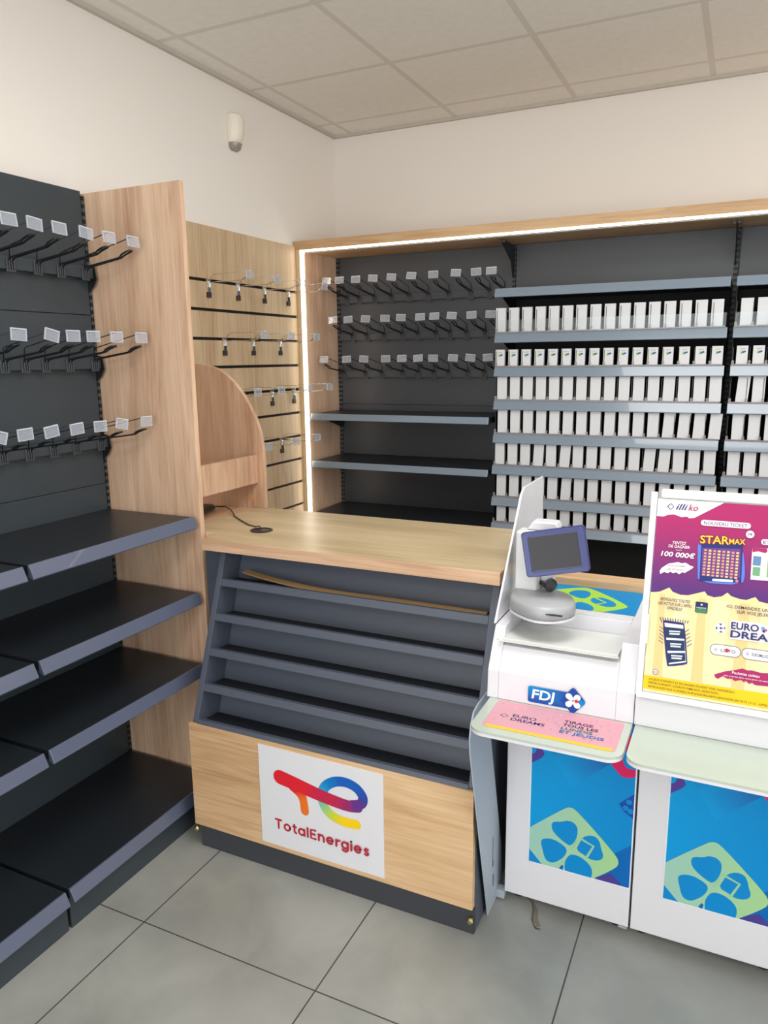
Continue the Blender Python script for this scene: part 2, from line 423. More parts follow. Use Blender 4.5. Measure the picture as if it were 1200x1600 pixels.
# hooks
def wire_path(pts, n=4):
    out = []
    for i in range(len(pts) - 1):
        for k in range(n):
            t = k / n; out.append(Vector(pts[i]).lerp(Vector(pts[i + 1]), t))
    out.append(Vector(pts[-1])); return out
def make_hook(name, L, rise, tz, chrome=False):
    """local: +X out of the wall, origin on the face of the bar or slot"""
    t = thing(name, 'hook', 'hook')
    wm = M['chrome'] if chrome else M['black']
    r = .0016 if chrome else .0030
    p = MB()
    if chrome:
        p.tube([(0, .004, -.006), (L * .5, .004, -.008), (L - .03, .004, -.006), (L - .012, .004, .006), (L, .004, .012)], r, 6)
        p.tube([(0, -.004, -.006), (L * .5, -.004, -.008), (L - .03, -.004, -.006), (L - .012, -.004, .006), (L, -.004, .012), (L, .004, .012)], r, 6)
    else:
        for s in (-1, 1):
            p.tube([(.0, .0075 * s, -.012), (.006, .0075 * s, 0), (.014, .0075 * s, .006), (L - .050, .004 * s, rise * .66), (L - .034, .008 * s, rise * .9), (L - .010, .009 * s, rise + .004), (L, .005 * s, rise + .006)], r, 6)
        p.tube([(L, -.005, rise + .006), (L, .005, rise + .006)], r, 6)
    part('prong', p, wm, t, world=False, smooth=True)
    a = MB()
    if chrome:
        a.tube([(0, .0, .0), (.01, 0, .018), (.03, 0, .026), (L + .015, 0, tz + .016)], r, 6)
    else:
        a.tube([(0, 0, .004), (.004, 0, tz * .55), (.016, 0, tz * .62), (L + .008, 0, tz + .016)], .0018, 6)
    part('label_arm', a, wm, t, world=False, smooth=True)
    h = part('ticket_holder', MB().box(L + .008, L + .0100, -.024, .024, tz - .015, tz + .017), M['tag'], t, world=False)
    rim = MB()
    for q in ((-.025, .025, tz + .015, tz + .0185), (-.025, .025, tz - .016, tz - .0148), (-.025, -.0238, tz - .016, tz + .017), (.0238, .025, tz - .016, tz + .017)):
        rim.box(L + .0065, L + .0115, q[0], q[1], q[2], q[3])
    part('rim', rim, M['tagrim'], h, world=False)
    if chrome:
        c = MB().box(-.002, .008, -.030, -.008, -.050, -.004)
        c.tube([(.008, -.019, -.004), (.012, -.019, -.014), (.010, -.019, -.03)], .005, 8)
        c.prism([(-.035, .004), (-.003, .004), (-.012, -.012), (-.026, -.012)], 'x', .0, .009)
        part('clip', c, M['chrome'], t, world=False, bevel=.001)
        part('grip_pad', MB().box(.0, .010, -.031, -.007, -.072, -.050), M['rubber'], t, world=False, bevel=.001)
    else:
        s = MB().box(-.001, .004, -.016, .016, -.036, .004)
        for k in (-1, 0, 1): s.tube([(.004, .008 * k, .004), (.0075, .008 * k, -.01), (.0065, .008 * k, -.03)], .0022, 6)
        part('saddle', s, M['steel'], t, world=False, bevel=.001)
    return t
black0 = make_hook('display_hook', .212, .040, .072); chrome0 = make_hook('chrome_hook', .198, 0, .012, True)
used = {}
def place_hook(proto, loc, rz, label, group, tilt=0, droop=0):
    o = proto if proto.name not in used else copy_thing(proto)
    used[proto.name] = 1
    o.location = loc; o.rotation_euler = (0, 0, rz)
    tag(o, label, 'hook', group)
    for c in o.children:
        if c.name.startswith('ticket_holder'):
            # the holder swings about its top edge
            L_, tz_ = (.198, .012) if 'chrome' in o.name else (.212, .072)
            piv = Vector((L_ + .008, 0, tz_ + .016))
            c.matrix_local = Matrix.Translation(piv) @ Matrix.Rotation(droop, 4, 'Y') @ Matrix.Rotation(tilt, 4, 'X') @ Matrix.Translation(-piv)
    return o
rowname = ['top', 'middle', 'bottom']
LH = [(1.945, [-2.385, -2.30, -2.215, -2.115, -2.025, -1.922]), (1.640, [-2.39, -2.275, -2.20, -2.122, -2.025, -1.915]),
      (1.362, [-2.485, -2.405, -2.315, -2.22, -2.125, -2.03, -1.92])]
tl = [[0, .1, .05, .12, .0, .0], [.05, .22, 0, 0, 0, 0], [.3, -.05, -.12, -.08, 0, .2, 0]]
for r, (z, ys) in enumerate(LH):
    for i, y in enumerate(ys):
        place_hook(black0, (.0805, y, z), 0, '%s black hook from the left on the %s bar of the left shelving' % (ORD[i], rowname[r]),
                   'hooks on the left shelving', tl[r][i] * -1, -.12 if r == 0 else 0)
BH = [(1.965, [.115, .19, .285, .385, .49, .60, .715, .835, .935, 1.012]), (1.765, [.145, .235, .34, .45, .54, .645, .722, .815, .915, 1.012]),
      (1.562, [.085, .22, .325, .45, .543, .632, .715, .822, .913, 1.0])]
for r, (z, xs) in enumerate(BH):
    for i, x in enumerate(xs):
        place_hook(black0, (x, -.1005, z), -PI / 2, '%s black hook from the left on the %s bar of the back wall bay' % (ORD[i], rowname[r]),
                   'hooks on the back wall bay', random.uniform(-.1, .1), random.uniform(-.25, .1))
SH = [(1.975, [-1.17, -.96, -.75, -.54]), (1.73, [-1.08, -.86, -.63]), (1.485, [-1.15, -.96, -.72, -.52]), (1.24, [-1.08, -.85, -.65])]
rown4 = ['top', 'second', 'third', 'lowest']
for r, (z, ys) in enumerate(SH):
    for i, y in enumerate(ys):
        place_hook(chrome0, (.0185, y, z), 0, '%s chrome hook from the left in the %s hook row of the slatwall' % (ORD[i], rown4[r]),
                   'chrome hooks on the slatwall', random.uniform(-.05, .05), random.uniform(-.1, .1))

# end panel
o = part('end_panel', MB().box(0, .466, -1.870, -1.850, 0, 2.20), M['oak_z'], None, .001)
tag(o, 'tall oak end panel standing out from the left wall beside the dark shelving', 'panel')

# slatwall with grooves
t = thing('slatwall', 'oak slatwall on the left wall with horizontal dark grooves and chrome hooks', 'wall panel', (0, -1.15, 0))
zs = [2.2] + [1.975 - .1225 * k for k in range(15)] + [.1]
m = MB()
for i in range(len(zs) - 1):
    top = zs[i] - (.0065 if i else 0); bot = zs[i + 1] + (.0065 if i < len(zs) - 2 else 0)
    m.box(.006, .018, -1.849, -.468, bot, top)
part('slats', m, M['oak_slat'], t)
part('groove_backing', MB().box(.001, .006, -1.849, -.468, .1, 2.2), M['dark'], t)

# oak surround with the light strip
t = thing('shelf_surround', 'oak surround framing the back wall shelving with a glowing light strip', 'surround', (1.5, -.25, 0))
part('top_board', MB().box(.001, 3.12, -.465, -.002, 2.182, 2.226), M['oak_x'], t, .001)
part('side_board', MB().box(.001, .041, -.463, -.002, 0, 2.182), M['oak_z'], t, .001)
part('front_strip', MB().box(.001, .041, -.4665, -.463, 0, 2.182), M['oak_edge'], t)
ls = MB().box(.041, .058, -.462, -.452, .10, 2.170)
ls.box(.041, 3.12, -.462, -.452, 2.1735, 2.1815)
lo = part('light_strip', ls, M['led'], t)
lo['label'] = 'glowing warm white light strip'
part('strip_channel', MB().box(.058, .0605, -.464, -.450, .10, 2.168).box(.058, 3.12, -.464, -.450, 2.1675, 2.17), clear('diffuser', (1, 1, 1, 1), .2), lo)

# back wall bays
def bay(x0, x1, label):
    t = thing('wall_shelving_bay', label, 'shelving', ((x0 + x1) / 2, -.26, 0), 'dark shelving bays on the back wall')
    return t
B1 = bay(.058, 1.052, 'dark back wall shelving bay with hooks above and empty shelves below')
for za, zb in ((.10, .70), (.702, 1.10), (1.102, 1.385), (1.387, 1.80), (1.80, 2.18)):
    part('back_panel', MB().box(.064, 1.046, -.085, -.062, za, zb), M['steel'], B1)
upright(B1, .0415, .063, -.088, -.02, 0, 2.18); upright(B1, 1.047, 1.063, -.088, -.02, 0, 2.18)
for z in (1.353, 1.100, .818): add_shelf_y(B1, .064, 1.047, -.088, -.445, z, .030)
for z, _ in BH:
    h = part('hook_bar', MB().box(.064, 1.046, -.1005, -.089, z - .028, z + .010), M['steel'], B1, .002)
g = MB().prism([(-.088, 2.178), (-.30, 2.178), (-.30, 2.165), (-.15, 2.10), (-.11, 2.03), (-.088, 2.02)], 'x', 1.053, 1.057)
g.box(1.04, 1.07, -.30, -.28, 2.165, 2.18)
part('top_bracket', g, M['black'], B1)
part('base_shelf', MB().box(.064, 1.046, -.445, -.088, .10, .13), M['shelf'], B1)
part('kick_plate', MB().box(.064, 1.046, -.445, -.435, 0, .10), M['steel'], B1)

TZ = [1.743, 1.588, 1.433, 1.276, 1.124, .969, .842]
def tobacco(x0, x1, n, label, xs0):
    t = bay(x0, x1, label)
    part('back_panel', MB().box(x0 + .006, x1 - .006, -.085, -.062, 1.94, 2.18), M['steel'], t)
    part('back_panel', MB().box(x0 + .006, x1 - .006, -.085, -.062, .10, 1.938), M['dark'], t)
    upright(t, x1 - .006, x1 + .012, -.088, -.02, 0, 2.18)
    add_shelf_y(t, x0 + .006, x1 - .004, -.088, -.435, 1.943, .036)
    for k, z in enumerate(TZ):
        so = add_shelf_y(t, x0 + (.006 if k < 4 else .003), x1 - .004, -.088, -.425, z, .040)
        tr = MB().box(x0 + .012, x1 - .012, -.425, -.421, z + .001, z + .008)
        for j in range(n + 1):
            x = x0 + .0075 + .0617 * j + .002
            tr.box(x - .001, x + .009, -.4205, -.419, z + .001, z + .022)
        part('pusher_lip', tr, M['tray'], so)
        dv = MB()
        for j in range(n + 1):
            x = x0 + .0075 + .0617 * j + .006
            dv.box(x - .001, x + .001, -.416, -.10, z + .001, z + (.105 if k != 1 else .075))
            dv.box(x - .009, x + .009, -.400, -.12, z + .001, z + .006)
        part('divider_rack', dv, M['black'], so)
    part('acrylic_guard', MB().box(x0 + .01, x1 - .01, -.438, -.436, TZ[0] + .004, TZ[0] + .060), M['acryl'], t)
    g = MB().prism([(-.088, 2.178), (-.30, 2.178), (-.30, 2.165), (-.15, 2.10), (-.11, 2.03), (-.088, 2.02)], 'x', x1 - .003, x1 + .001)
    g.box(x1 - .016, x1 + .014, -.30, -.28, 2.165, 2.18)
    part('top_bracket', g, M['black'], t)
    part('base_shelf', MB().box(x0 + .006, x1 - .006, -.445, -.088, .10, .13), M['shelf'], t)
    part('kick_plate', MB().box(x0 + .006, x1 - .006, -.445, -.435, 0, .10), M['steel'], t)
    return t
T1 = tobacco(1.060, 2.060, 15, 'middle bay of the back wall with seven tiers of blank white packs', 1.068)
T2 = tobacco(2.072, 3.072, 15, 'partly seen tiered bay with white packs at the right edge of the back wall', 2.10)

# packs
def make_pack(h, w, badge):
    t = part('cigarette_pack', MB().box(0, w, -.011, .011, 0, h), M['pack'], None, .001)
    if badge:
        a = Art((0, -.0112, 0), (1, 0, 0), (0, 0, 1), .0001)
        a.poly([(.012, .052), (.022, .058), (.024, .052), (.016, .047)], S(200, 210, 60))
        a.poly([(.018, .050), (.032, .056), (.036, .050), (.024, .044)], S(60, 90, 170))
        a.poly([(.014, .046), (.022, .050), (.024, .045), (.018, .042)], S(90, 170, 90))
        a.poly([(.013, .061), (.033, .061), (.033, .064), (.013, .064)], S(170, 175, 180))
        a.build('badge', t)
    return t
tall = make_pack(.109, .0465, False); short = make_pack(.075, .043, True)
PX = [[1.067 + .06155 * i for i in range(15)] + [1.990], [1.068 + .0618 * i for i in range(13)] + [1.875, 1.940, 2.004],
      [1.079 + .0617 * i for i in range(16)], [1.084 + .0619 * i for i in range(16)], [1.073 + .0620 * i for i in range(16)],
      [1.084 + .0620 * i for i in range(16)], [1.086 + .0619 * i for i in range(16)]]
PX2 = [2.100, 2.097, 2.106, 2.102, 2.096, 2.100, 2.100]
leans = {(2, 12): .02, (3, 12): .05, (3, 13): .05, (3, 14): .04, (3, 15): .05, (4, 3): .05, (4, 5): .06, (4, 11): .05, (4, 12): .05, (5, 5): .05, (2, 16): .06}
first = {}
tiers = ['top tier', 'second tier', 'third tier', 'fourth tier', 'fifth tier', 'sixth tier', 'lowest tier']
for k, z in enumerate(TZ):
    proto = short if k == 1 else tall
    kind = 'short badged white pack' if k == 1 else 'blank white pack'
    for bi, xs in enumerate((PX[k], [PX2[k] + .0616 * j for j in range(3)])):
        for i, x in enumerate(xs):
            o = proto if id(proto) not in first else copy_thing(proto)
            first[id(proto)] = 1
            ln = leans.get((k, i + 16 * bi), random.uniform(-.006, .006))
            o.location = (x, -.403, z + .0065); o.rotation_euler = (0, ln, 0)
            if bi == 0: lb = '%s, %s from left on the %s of the middle bay' % (kind, ORD[i], tiers[k])
            else: lb = '%s, %s from left on the %s of the right edge bay' % (kind, ORD[i], tiers[k])
            tag(o, lb, 'pack', 'packs on the %s of the tiered shelving' % tiers[k])

# ------------------------------------------------------------------ oak side unit left of the worktop
t = thing('side_cabinet', 'oak side cabinet with a curved end panel and open niche behind the tall end panel', 'cabinet', (.2, -1.63, 0))
P = [(.0185, 0), (.0185, 1.626), (.10, 1.625), (.155, 1.619), (.21, 1.604), (.255, 1.578), (.295, 1.543), (.33, 1.500), (.362, 1.451), (.387, 1.402), (.404, 1.346), (.413, 1.288), (.415, 1.20), (.415, 1.0435), (.36, 1.0435), (.36, 0)]
part('curved_panel', MB().prism(P, 'y', -1.402, -1.382), M['oak_z'], t, .001)
part('front_board', MB().box(.366, .386, -1.849, -1.403, 1.148, 1.262), M['oak_z'], t, .001)
part('niche_shelf', MB().box(.02, .364, -1.849, -1.403, 1.008, 1.041), M['oak_y'], t, .001)
part('body', MB().box(.02, .36, -1.845, -1.41, 0, 1.007), M['mdf'], t)
part('knot', MB().prism(disc(.352, 1.082, .006, 14, .016), 'y', -1.4035, -1.4021), plain('amber_knot', S(214, 160, 90), .5), t)

# worktop
m = MB().prism([(.368, -1.846), (.368, -1.4035), (.42, -1.4035), (.42, -1.385), (1.562, -1.385), (1.562, -1.932), (.518, -1.932), (.518, -1.846)], 'z', 1.005, 1.043)
wt = part('worktop', m, [M['oak_top'], M['oak_lip']], None, .0012)
for p_ in wt.data.polygons: p_.material_index = 0 if abs(p_.normal.z) > .5 else 1
tag(wt, 'oak worktop over the dark magazine rack, with a cable hole at its left', 'worktop')

# magazine rack cabinet
t = thing('magazine_rack_counter', 'dark counter cabinet with five sloping magazine tiers, oak front board and white sign', 'counter', (1.06, -1.75, 0))
prof = [(-1.42, .0), (-1.42, 1.004), (-1.892, 1.004), (-2.090, .465), (-2.090, .458), (-2.078, .455), (-2.078, .0)]
for xa, xb in ((.566, .586), (1.530, 1.552)):
    part('side_panel', MB().prism(prof, 'x', xa, xb), M['mdf'], t, .001)
part('filler_panel', MB().box(.474, .565, -1.862, -1.845, 0, 1.004), M['mdf'], t)
nrm = Vector((0, -(1.004 - .465), -(.198))).normalized()
part('back_panel', MB().prism([(-1.795, 1.003), (-2.005, .375), (-1.985, .370), (-1.775, 1.003)], 'x', .587, 1.529), M['mdf'], t)
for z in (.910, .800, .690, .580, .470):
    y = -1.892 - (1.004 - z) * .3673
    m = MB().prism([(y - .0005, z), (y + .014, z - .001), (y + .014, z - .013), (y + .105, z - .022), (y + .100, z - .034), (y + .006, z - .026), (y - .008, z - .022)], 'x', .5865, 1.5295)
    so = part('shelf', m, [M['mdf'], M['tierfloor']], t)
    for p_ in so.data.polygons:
        if p_.normal.z > .9 and p_.area > .05: p_.material_index = 1  # large upward faces of each tier take the darker colour
part('front_board', MB().box(.553, 1.549, -2.100, -2.0785, .083, .456), M['oak_x'], t, .001)
part('plinth', MB().box(.5865, 1.5295, -2.078, -2.06, 0, .43).box(.572, 1.552, -2.092, -2.079, 0, .080), M['plinth'], t)
for x, z in ((.562, .070), (1.545, .052)):
    m = MB().tube([(x, -2.094, z), (x, -2.106, z)], .006, 10); m.tube([(x, -2.106, z), (x, -2.112, z)], [.010, .006], 10)
    part('screw', m, M['brass'], t, smooth=False)
sg = part('sign', MB().box(.832, 1.272, -2.102, -2.1002, .100, .444), M['white'], t)
sg['label'] = 'white sign with a rainbow lettermark and red wordmark'
ar = Art((0, -2.1022, 0), (1, 0, 0), (0, 0, 1), .0002)
RED, RED2, PUR, BLU, DBL, CYA, GRN, YEL, ORA = S(214, 30, 45), S(190, 35, 70), S(100, 50, 130), S(20, 90, 180), S(10, 120, 190), S(40, 160, 200), S(120, 190, 150), S(240, 200, 20), S(228, 110, 30)
def catmull(P, n=8):
    out = []
    for i in range(len(P) - 1):
        p0, p1, p2, p3 = P[max(i - 1, 0)], P[i], P[i + 1], P[min(i + 2, len(P) - 1)]
        for k in range(n):
            t_ = k / n
            out.append(tuple(.5 * (2 * p1[j] + (p2[j] - p0[j]) * t_ + (2 * p0[j] - 5 * p1[j] + 4 * p2[j] - p3[j]) * t_ ** 2 + (3 * p1[j] - p0[j] - 3 * p2[j] + p3[j]) * t_ ** 3) for j in range(2)))
    out.append(tuple(P[-1])); return out
def ramp(cols, n):
    out = []
    for i in range(n):
        f = i / (n - 1) * (len(cols) - 1); a = min(int(f), len(cols) - 2); q = f - a
        out.append(tuple(cols[a][j] * (1 - q) + cols[a + 1][j] * q for j in range(4)))
    return out
# the e: from the yellow tail round the ring up to the blue top and down to the purple join
E_ = catmull([(1.180, .256), (1.140, .254), (1.100, .262), (1.072, .285), (1.062, .320), (1.074, .354), (1.105, .379), (1.145, .388), (1.182, .379), (1.203, .357), (1.203, .338), (1.192, .326), (1.170, .319)])
ar.stroke(E_, .032, ramp([YEL, YEL, S(190, 205, 60), GRN, CYA, DBL, BLU, BLU, S(30, 80, 170), S(60, 60, 150), PUR, PUR], len(E_)), 2)
st = catmull([(.962, .330), (.985, .310), (.995, .285), (.999, .252)])
ar.stroke(st, [.045 - .016 * min(1, i / (len(st) - 1) * 1.6) for i in range(len(st))], ramp([RED, S(220, 70, 35), ORA, ORA], len(st)), 3)
tb = catmull([(.912, .347), (.955, .340), (1.004, .331), (1.050, .323), (1.10, .316), (1.150, .312), (1.185, .316)])
ar.stroke(tb, [.050 - .014 * i / (len(tb) - 1) for i in range(len(tb))], ramp([RED, RED, RED, RED2, RED2, S(150, 40, 100), PUR], len(tb)), 4)
em = ar.build('emblem', sg); em['label'] = 'rainbow coloured lettermark'
ar = Art((0, -2.1022, 0), (1, 0, 0), (0, 0, 1), .0002)
def word(art, body, x, y, h, w, col):
    """rounded geometric lettering drawn as strokes; h is the x-height"""
    def arc(cx, cy, r, a0, a1, n=14): return [(cx + r * math.cos(math.radians(a0 + (a1 - a0) * k / n)), cy + r * math.sin(math.radians(a0 + (a1 - a0) * k / n))) for k in range(n + 1)]
    R = .5; cap = 1.42
    G = {'T': (1.0, [[(0, cap), (1.0, cap)], [(.5, cap), (.5, 0)]]), 'o': (1.0, [arc(R, R, R, 0, 360, 24)]),
         't': (.55, [[(.22, 1.35), (.22, .3)] + arc(.5, .28, .28, 180, 275, 6)[1:], [(0, 1.0), (.5, 1.0)]]),
         'a': (1.0, [arc(R, R, R, 0, 360, 24), [(1.0, 1.0), (1.0, 0)]]), 'l': (.0, [[(0, 1.48), (0, 0)]]),
         'E': (.80, [[(.80, cap), (0, cap), (0, 0), (.80, 0)], [(0, .73), (.7, .73)]]),
         'n': (.86, [[(0, 1.0), (0, 0)], arc(.43, .57, .43, 180, 0, 12) + [(.86, 0)]]),
         'e': (1.0, [[(.02, .5), (.98, .5)] + arc(R, R, R, 5, 315, 22)]), 'r': (.5, [[(0, 1.0), (0, 0)], arc(.48, .5, .48, 170, 80, 8)]),
         'g': (1.0, [arc(R, R, R, 0, 360, 24), [(1.0, 1.0), (1.0, 0)] + arc(.52, 0, .48, 0, -145, 12)]), 'i': (.0, [[(0, 1.0), (0, 0)], [(0, 1.42), (0, 1.425)]]),
         's': (.7, [arc(.36, .74, .26, 35, 200, 10) + [(.35, .51)] + arc(.36, .27, .27, 20, -150, 10)])}
    for ch in body:
        adv, st_ = G[ch]
        for q in st_:
            art.stroke([(x + p[0] * h, y + p[1] * h) for p in q], w, col)
        x += adv * h + (.58 if ch not in 'tr' else .46) * h
    return x
word(ar, 'TotalEnergies', .888, .165, .0207, .0070, S(178, 40, 58))
ar.build('wordmark', sg)

bt = catmull([(.64, -1.865), (.9, -1.895), (1.2, -1.893), (1.515, -1.90)], 6)
m = MB(); R1 = []
for i, (x, y) in enumerate(bt):
    z = .902 + .022 * max(0, 1 - i / 9) ** 1.5
    R1.append([(x, y - .012, z - .0005), (x, y + .012, z + .003), (x, y + .012, z + .007), (x, y - .012, z + .0035)])
m.loft(R1)
o = part('wooden_batten', m, M['batten'], None); tag(o, 'thin bowed tan wooden batten lying on the top tier of the magazine rack', 'batten')

# cable hole and cable
t = thing('cable_grommet', 'round black cable grommet set into the left part of the oak worktop', 'grommet', (.632, -1.745, 1.043))
rg = MB(); A_ = []
for rr, zz in ((.040, 1.0432), (.040, 1.046), (.032, 1.0468), (.030, 1.0445)):
    A_.append([(.632 + rr * math.cos(2 * PI * k / 28), -1.745 + rr * math.sin(2 * PI * k / 28), zz) for k in range(28)])
rg.loft(A_); part('ring', rg, M['black'], t)
part('cap', MB().prism(disc(.648, -1.748, .017), 'z', 1.0447, 1.0475), plain('dark_grey_cap', S(60, 64, 64), .3), t)
t = thing('scanner', 'black handheld device with a thin cable, lying in the niche of the oak side cabinet', 'device', (.24, -1.60, 1.042))
rings = []
for x, y, w, h in ((.30, -1.69, .018, .03), (.26, -1.62, .026, .036), (.235, -1.56, .028, .034), (.225, -1.51, .022, .024), (.22, -1.49, .010, .012)):
    rings.append([(x + w * math.cos(2 * PI * k / 12), y, 1.044 + h * .5 + h * .5 * math.sin(2 * PI * k / 12)) for k in range(12)])
part('body', MB().loft(rings), M['black'], t, smooth=True)
cb = [(.24, -1.50, 1.056), (.28, -1.49, 1.058), (.32, -1.51, 1.052), (.36, -1.55, 1.054), (.40, -1.59, 1.047), (.47, -1.645, 1.0465), (.54, -1.695, 1.0465), (.585, -1.715, 1.047), (.612, -1.728, 1.054), (.622, -1.738, 1.052), (.626, -1.742, 1.0475)]
part('cable', MB().tube(cb, .0024, 8), M['black'], t, smooth=True)

# ------------------------------------------------------------------ lottery counters
BLUE, BLUE2, NAVY, GRE, MAG = S(0, 150, 214), S(0, 132, 200), S(44, 60, 148), S(150, 196, 160), S(214, 30, 92)
def door_art(root, dx, rect):
    a = Art((dx, -1.9172, 0), (1, 0, 0), (0, 0, 1), .0002)
    def g(p):
        q = min(1, max(0, (p[0] - 1.66) / .29)); return tuple(BLUE[j] * (1 - q) + BLUE2[j] * q for j in range(4))
    body = [(1.664, .70), (1.664, .181)] + [(1.686 - .022 * math.cos(k * PI / 12), .181 - .022 * math.sin(k * PI / 12)) for k in range(1, 7)] + [(rect, .159), (rect, .70)]
    edge = [(p[0] + (-.003 if p[0] < 1.8 else .003), p[1] - (.003 if p[1] < .4 else 0)) for p in body]
    a.poly(edge, S(225, 235, 245), 1)
    R = (1.664, rect, .159, .70)
    a.poly(body, BLUE, 2, grad=g)
    a.poly([(1.69, .70), (1.99, .70), (1.99, .60), (1.885, .530), (1.78, .432), (1.735, .499), (1.70, .56)], None, 3, R, grad=lambda p: tuple(S(30, 96, 172)[j] * .9 + .1 * BLUE2[j] for j in range(4)) if p[1] > .52 else BLUE)
    a.poly([(1.907, .255), (1.97, .312), (1.97, .12), (1.85, .12)], S(0, 98, 176), 4, R)
    a.poly([(1.863, .168), (1.900, .190), (1.935, .159), (1.85, .15)], S(70, 60, 140), 5, R)
    a.poly(smooth_poly([(1.600, .60), (1.668, .552), (1.704, .520), (1.690, .497), (1.62, .450)], 1), S(84, 62, 148), 5, R)
    a.poly(smooth_poly([(1.64, .545), (1.672, .543), (1.678, .520), (1.668, .508), (1.64, .508)], 1), BLUE, 6, R)
    a.poly(smooth_poly([(1.84, .585), (1.89, .640), (1.99, .60), (1.96, .508), (1.925, .494), (1.905, .503)], 1), MAG, 5, R)
    a.poly(smooth_poly([(1.912, .566), (1.93, .585), (1.965, .56), (1.962, .527), (1.932, .524), (1.918, .534)], 1), BLUE2, 6, R)
    a.poly(smooth_poly([(1.86, .583), (1.885, .545), (1.905, .545), (1.90, .575), (1.89, .59)], 1), S(20, 110, 180), 6, R)
    a.poly([(1.912, .414), (1.96, .462), (1.96, .372), (1.926, .393)], S(24, 70, 160), 5, R)
    for c in ((1.938, .425), (1.930, .405), (1.943, .398)): a.poly(disc(c[0], c[1], .008), BLUE2, 6, R)
    dia = [(1.63, .22), (1.63, .24), (1.759, .356), (1.779, .369), (1.800, .360), (1.906, .258), (1.922, .233), (1.912, .208), (1.800, .115), (1.72, .115)]
    a.poly(smooth_poly(dia, 2), None, 7, R, grad=lambda p: tuple(S(152, 196, 180)[j] * (1 - max(0, min(1, (p[0] - 1.70) / .2))) + S(160, 204, 142)[j] * max(0, min(1, (p[0] - 1.70) / .2)) for j in range(4)))
    pet = [[(1.727, .299), (1.734, .309), (1.757, .314), (1.769, .322), (1.787, .323), (1.800, .313), (1.804, .297), (1.799, .267), (1.787, .247), (1.778, .244), (1.750, .260), (1.730, .279)],
           [(1.697, .234), (1.706, .246), (1.734, .252), (1.766, .240), (1.776, .226), (1.767, .202), (1.746, .180), (1.731, .172), (1.715, .176), (1.708, .191), (1.703, .211)],
           [(1.788, .219), (1.813, .218), (1.838, .203), (1.850, .183), (1.845, .150), (1.775, .140), (1.768, .180), (1.776, .205)],
           [(1.818, .283), (1.840, .295), (1.858, .292), (1.867, .277), (1.870, .261), (1.878, .240), (1.873, .226), (1.858, .218), (1.838, .218), (1.828, .225), (1.80, .236), (1.810, .262)]]
    for p in pet: a.poly(smooth_poly(p, 1), BLUE2, 8, R)
    a.stroke([(1.809, .277), (1.849, .262), (1.830, .218)], .007, GRE, 9, False)
    a.stroke([(1.801, .262), (1.786, .232)], .006, GRE, 9, False)
    a.poly([(1.664, .200), (1.664, .15), (1.69, .15), (1.703, .159)], BLUE2, 8, R)
    a.poly([(1.754, .162), (1.762, .176), (1.767, .172), (1.764, .158)], S(0, 98, 176), 9, R)
    o = a.build('door_graphic', root); o['label'] = 'blue printed panel with a pale green clover diamond'
    return o
def lottery(x0, x1, label, dx):
    t = thing('lottery_counter', label, 'counter', ((x0 + x1) / 2, -1.85, 0), 'white lottery counters')
    part('cabinet_body', MB().box(x0 + .001, x1 - .001, -1.896, -1.601, .035, .735), M['white'], t, .002)
    d = part('front_door', MB().box(x0 + .001, x1 - .0015, -1.917, -1.897, .031, .733), M['white'], t, .002)
    for fx in ([x0 + .035, x1 - .04] if x1 - x0 < .5 else [x0 + .03, x0 + .345, x1 - .04]):
        part('foot', MB().tube([(fx, -1.866, 0), (fx, -1.866, .008), (fx, -1.866, .012), (fx, -1.866, .0345)], [.019, .019, .009, .009], 14), M['black'], t)
    part('hinge', MB().box(x1 - .028, x1 - .004, -1.919, -1.900, .025, .0305), M['greypl'], t)
    # rounded glass ledge
    r = .038
    pts = [(x0 + .002, -2.095)] + [(x0 + .002 + r - r * math.cos(k * PI / 12), -2.250 - r * math.sin(k * PI / 12)) for k in range(7)] + \
          [(x1 - .002 - r + r * math.sin(k * PI / 12), -2.250 - r * math.cos(k * PI / 12)) for k in range(7)] + [(x1 - .002, -2.095)]
    lg = part('ledge', MB().prism(pts, 'z', .744, .750), M['ledge'], t)
    part('ledge_tray', MB().prism([(p[0], p[1] if p[1] > -2.2 else p[1] + .001) for p in pts], 'z', .736, .7435), M['white'], t)
    return t, d
A, door = lottery(1.590, 1.956, 'white lottery counter beside the magazine rack, with a pink leaflet on its ledge', 0)
door_art(door, 0, 1.951)
Bc, doorb = lottery(1.959, 2.660, 'white lottery counter at the right edge with a bare pale ledge under the big poster', .3675)
door_art(doorb, .378, 1.951 + .0)

# console of the first counter: profile prisms around the clear tray
def prof_box(m, xa, xb, ztop, y_back, zbot=.7505, cut=None):
    p = [(y_back, zbot), (y_back, ztop), (-2.035, ztop), (-2.035 - (.93 - ztop) * 0, ztop), (-2.097, .826), (-2.102, zbot)]
    m.prism([p[0], p[1], p[2], p[4], p[5]], 'x', xa, xb)
m = MB()
prof_box(m, 1.583, 1.612, .930, -1.60); prof_box(m, 1.912, 1.9555, .930, -1.60)
m.prism([(-1.60, .7505), (-1.60, .930), (-1.868, .930), (-1.872, .885), (-2.058, .885), (-2.097, .826), (-2.102, .7505)], 'x', 1.612, 1.912)
cs = part('console', m, M['white'], A, .002)
a = Art((0, -2.102, 0), (1, 0, 0), (0, 0, 1), .0003)
a.o = Vector((0, -2.1028, 0))
def bg(p): return S(30, 74, 158) if p[0] > 1.77 or p[1] < .775 else S(0, 140, 204)
a.poly(rrect(1.6935, 1.80, .759, .803, .006), None, 1, grad=bg)
a.poly([(1.775, .775), (1.804, .8155), (1.8085, .8175), (1.813, .8155), (1.838, .7875), (1.8395, .783), (1.838, .7785), (1.813, .7505), (1.8085, .7485), (1.804, .7505), (1.78, .776)], S(26, 70, 156), 2)
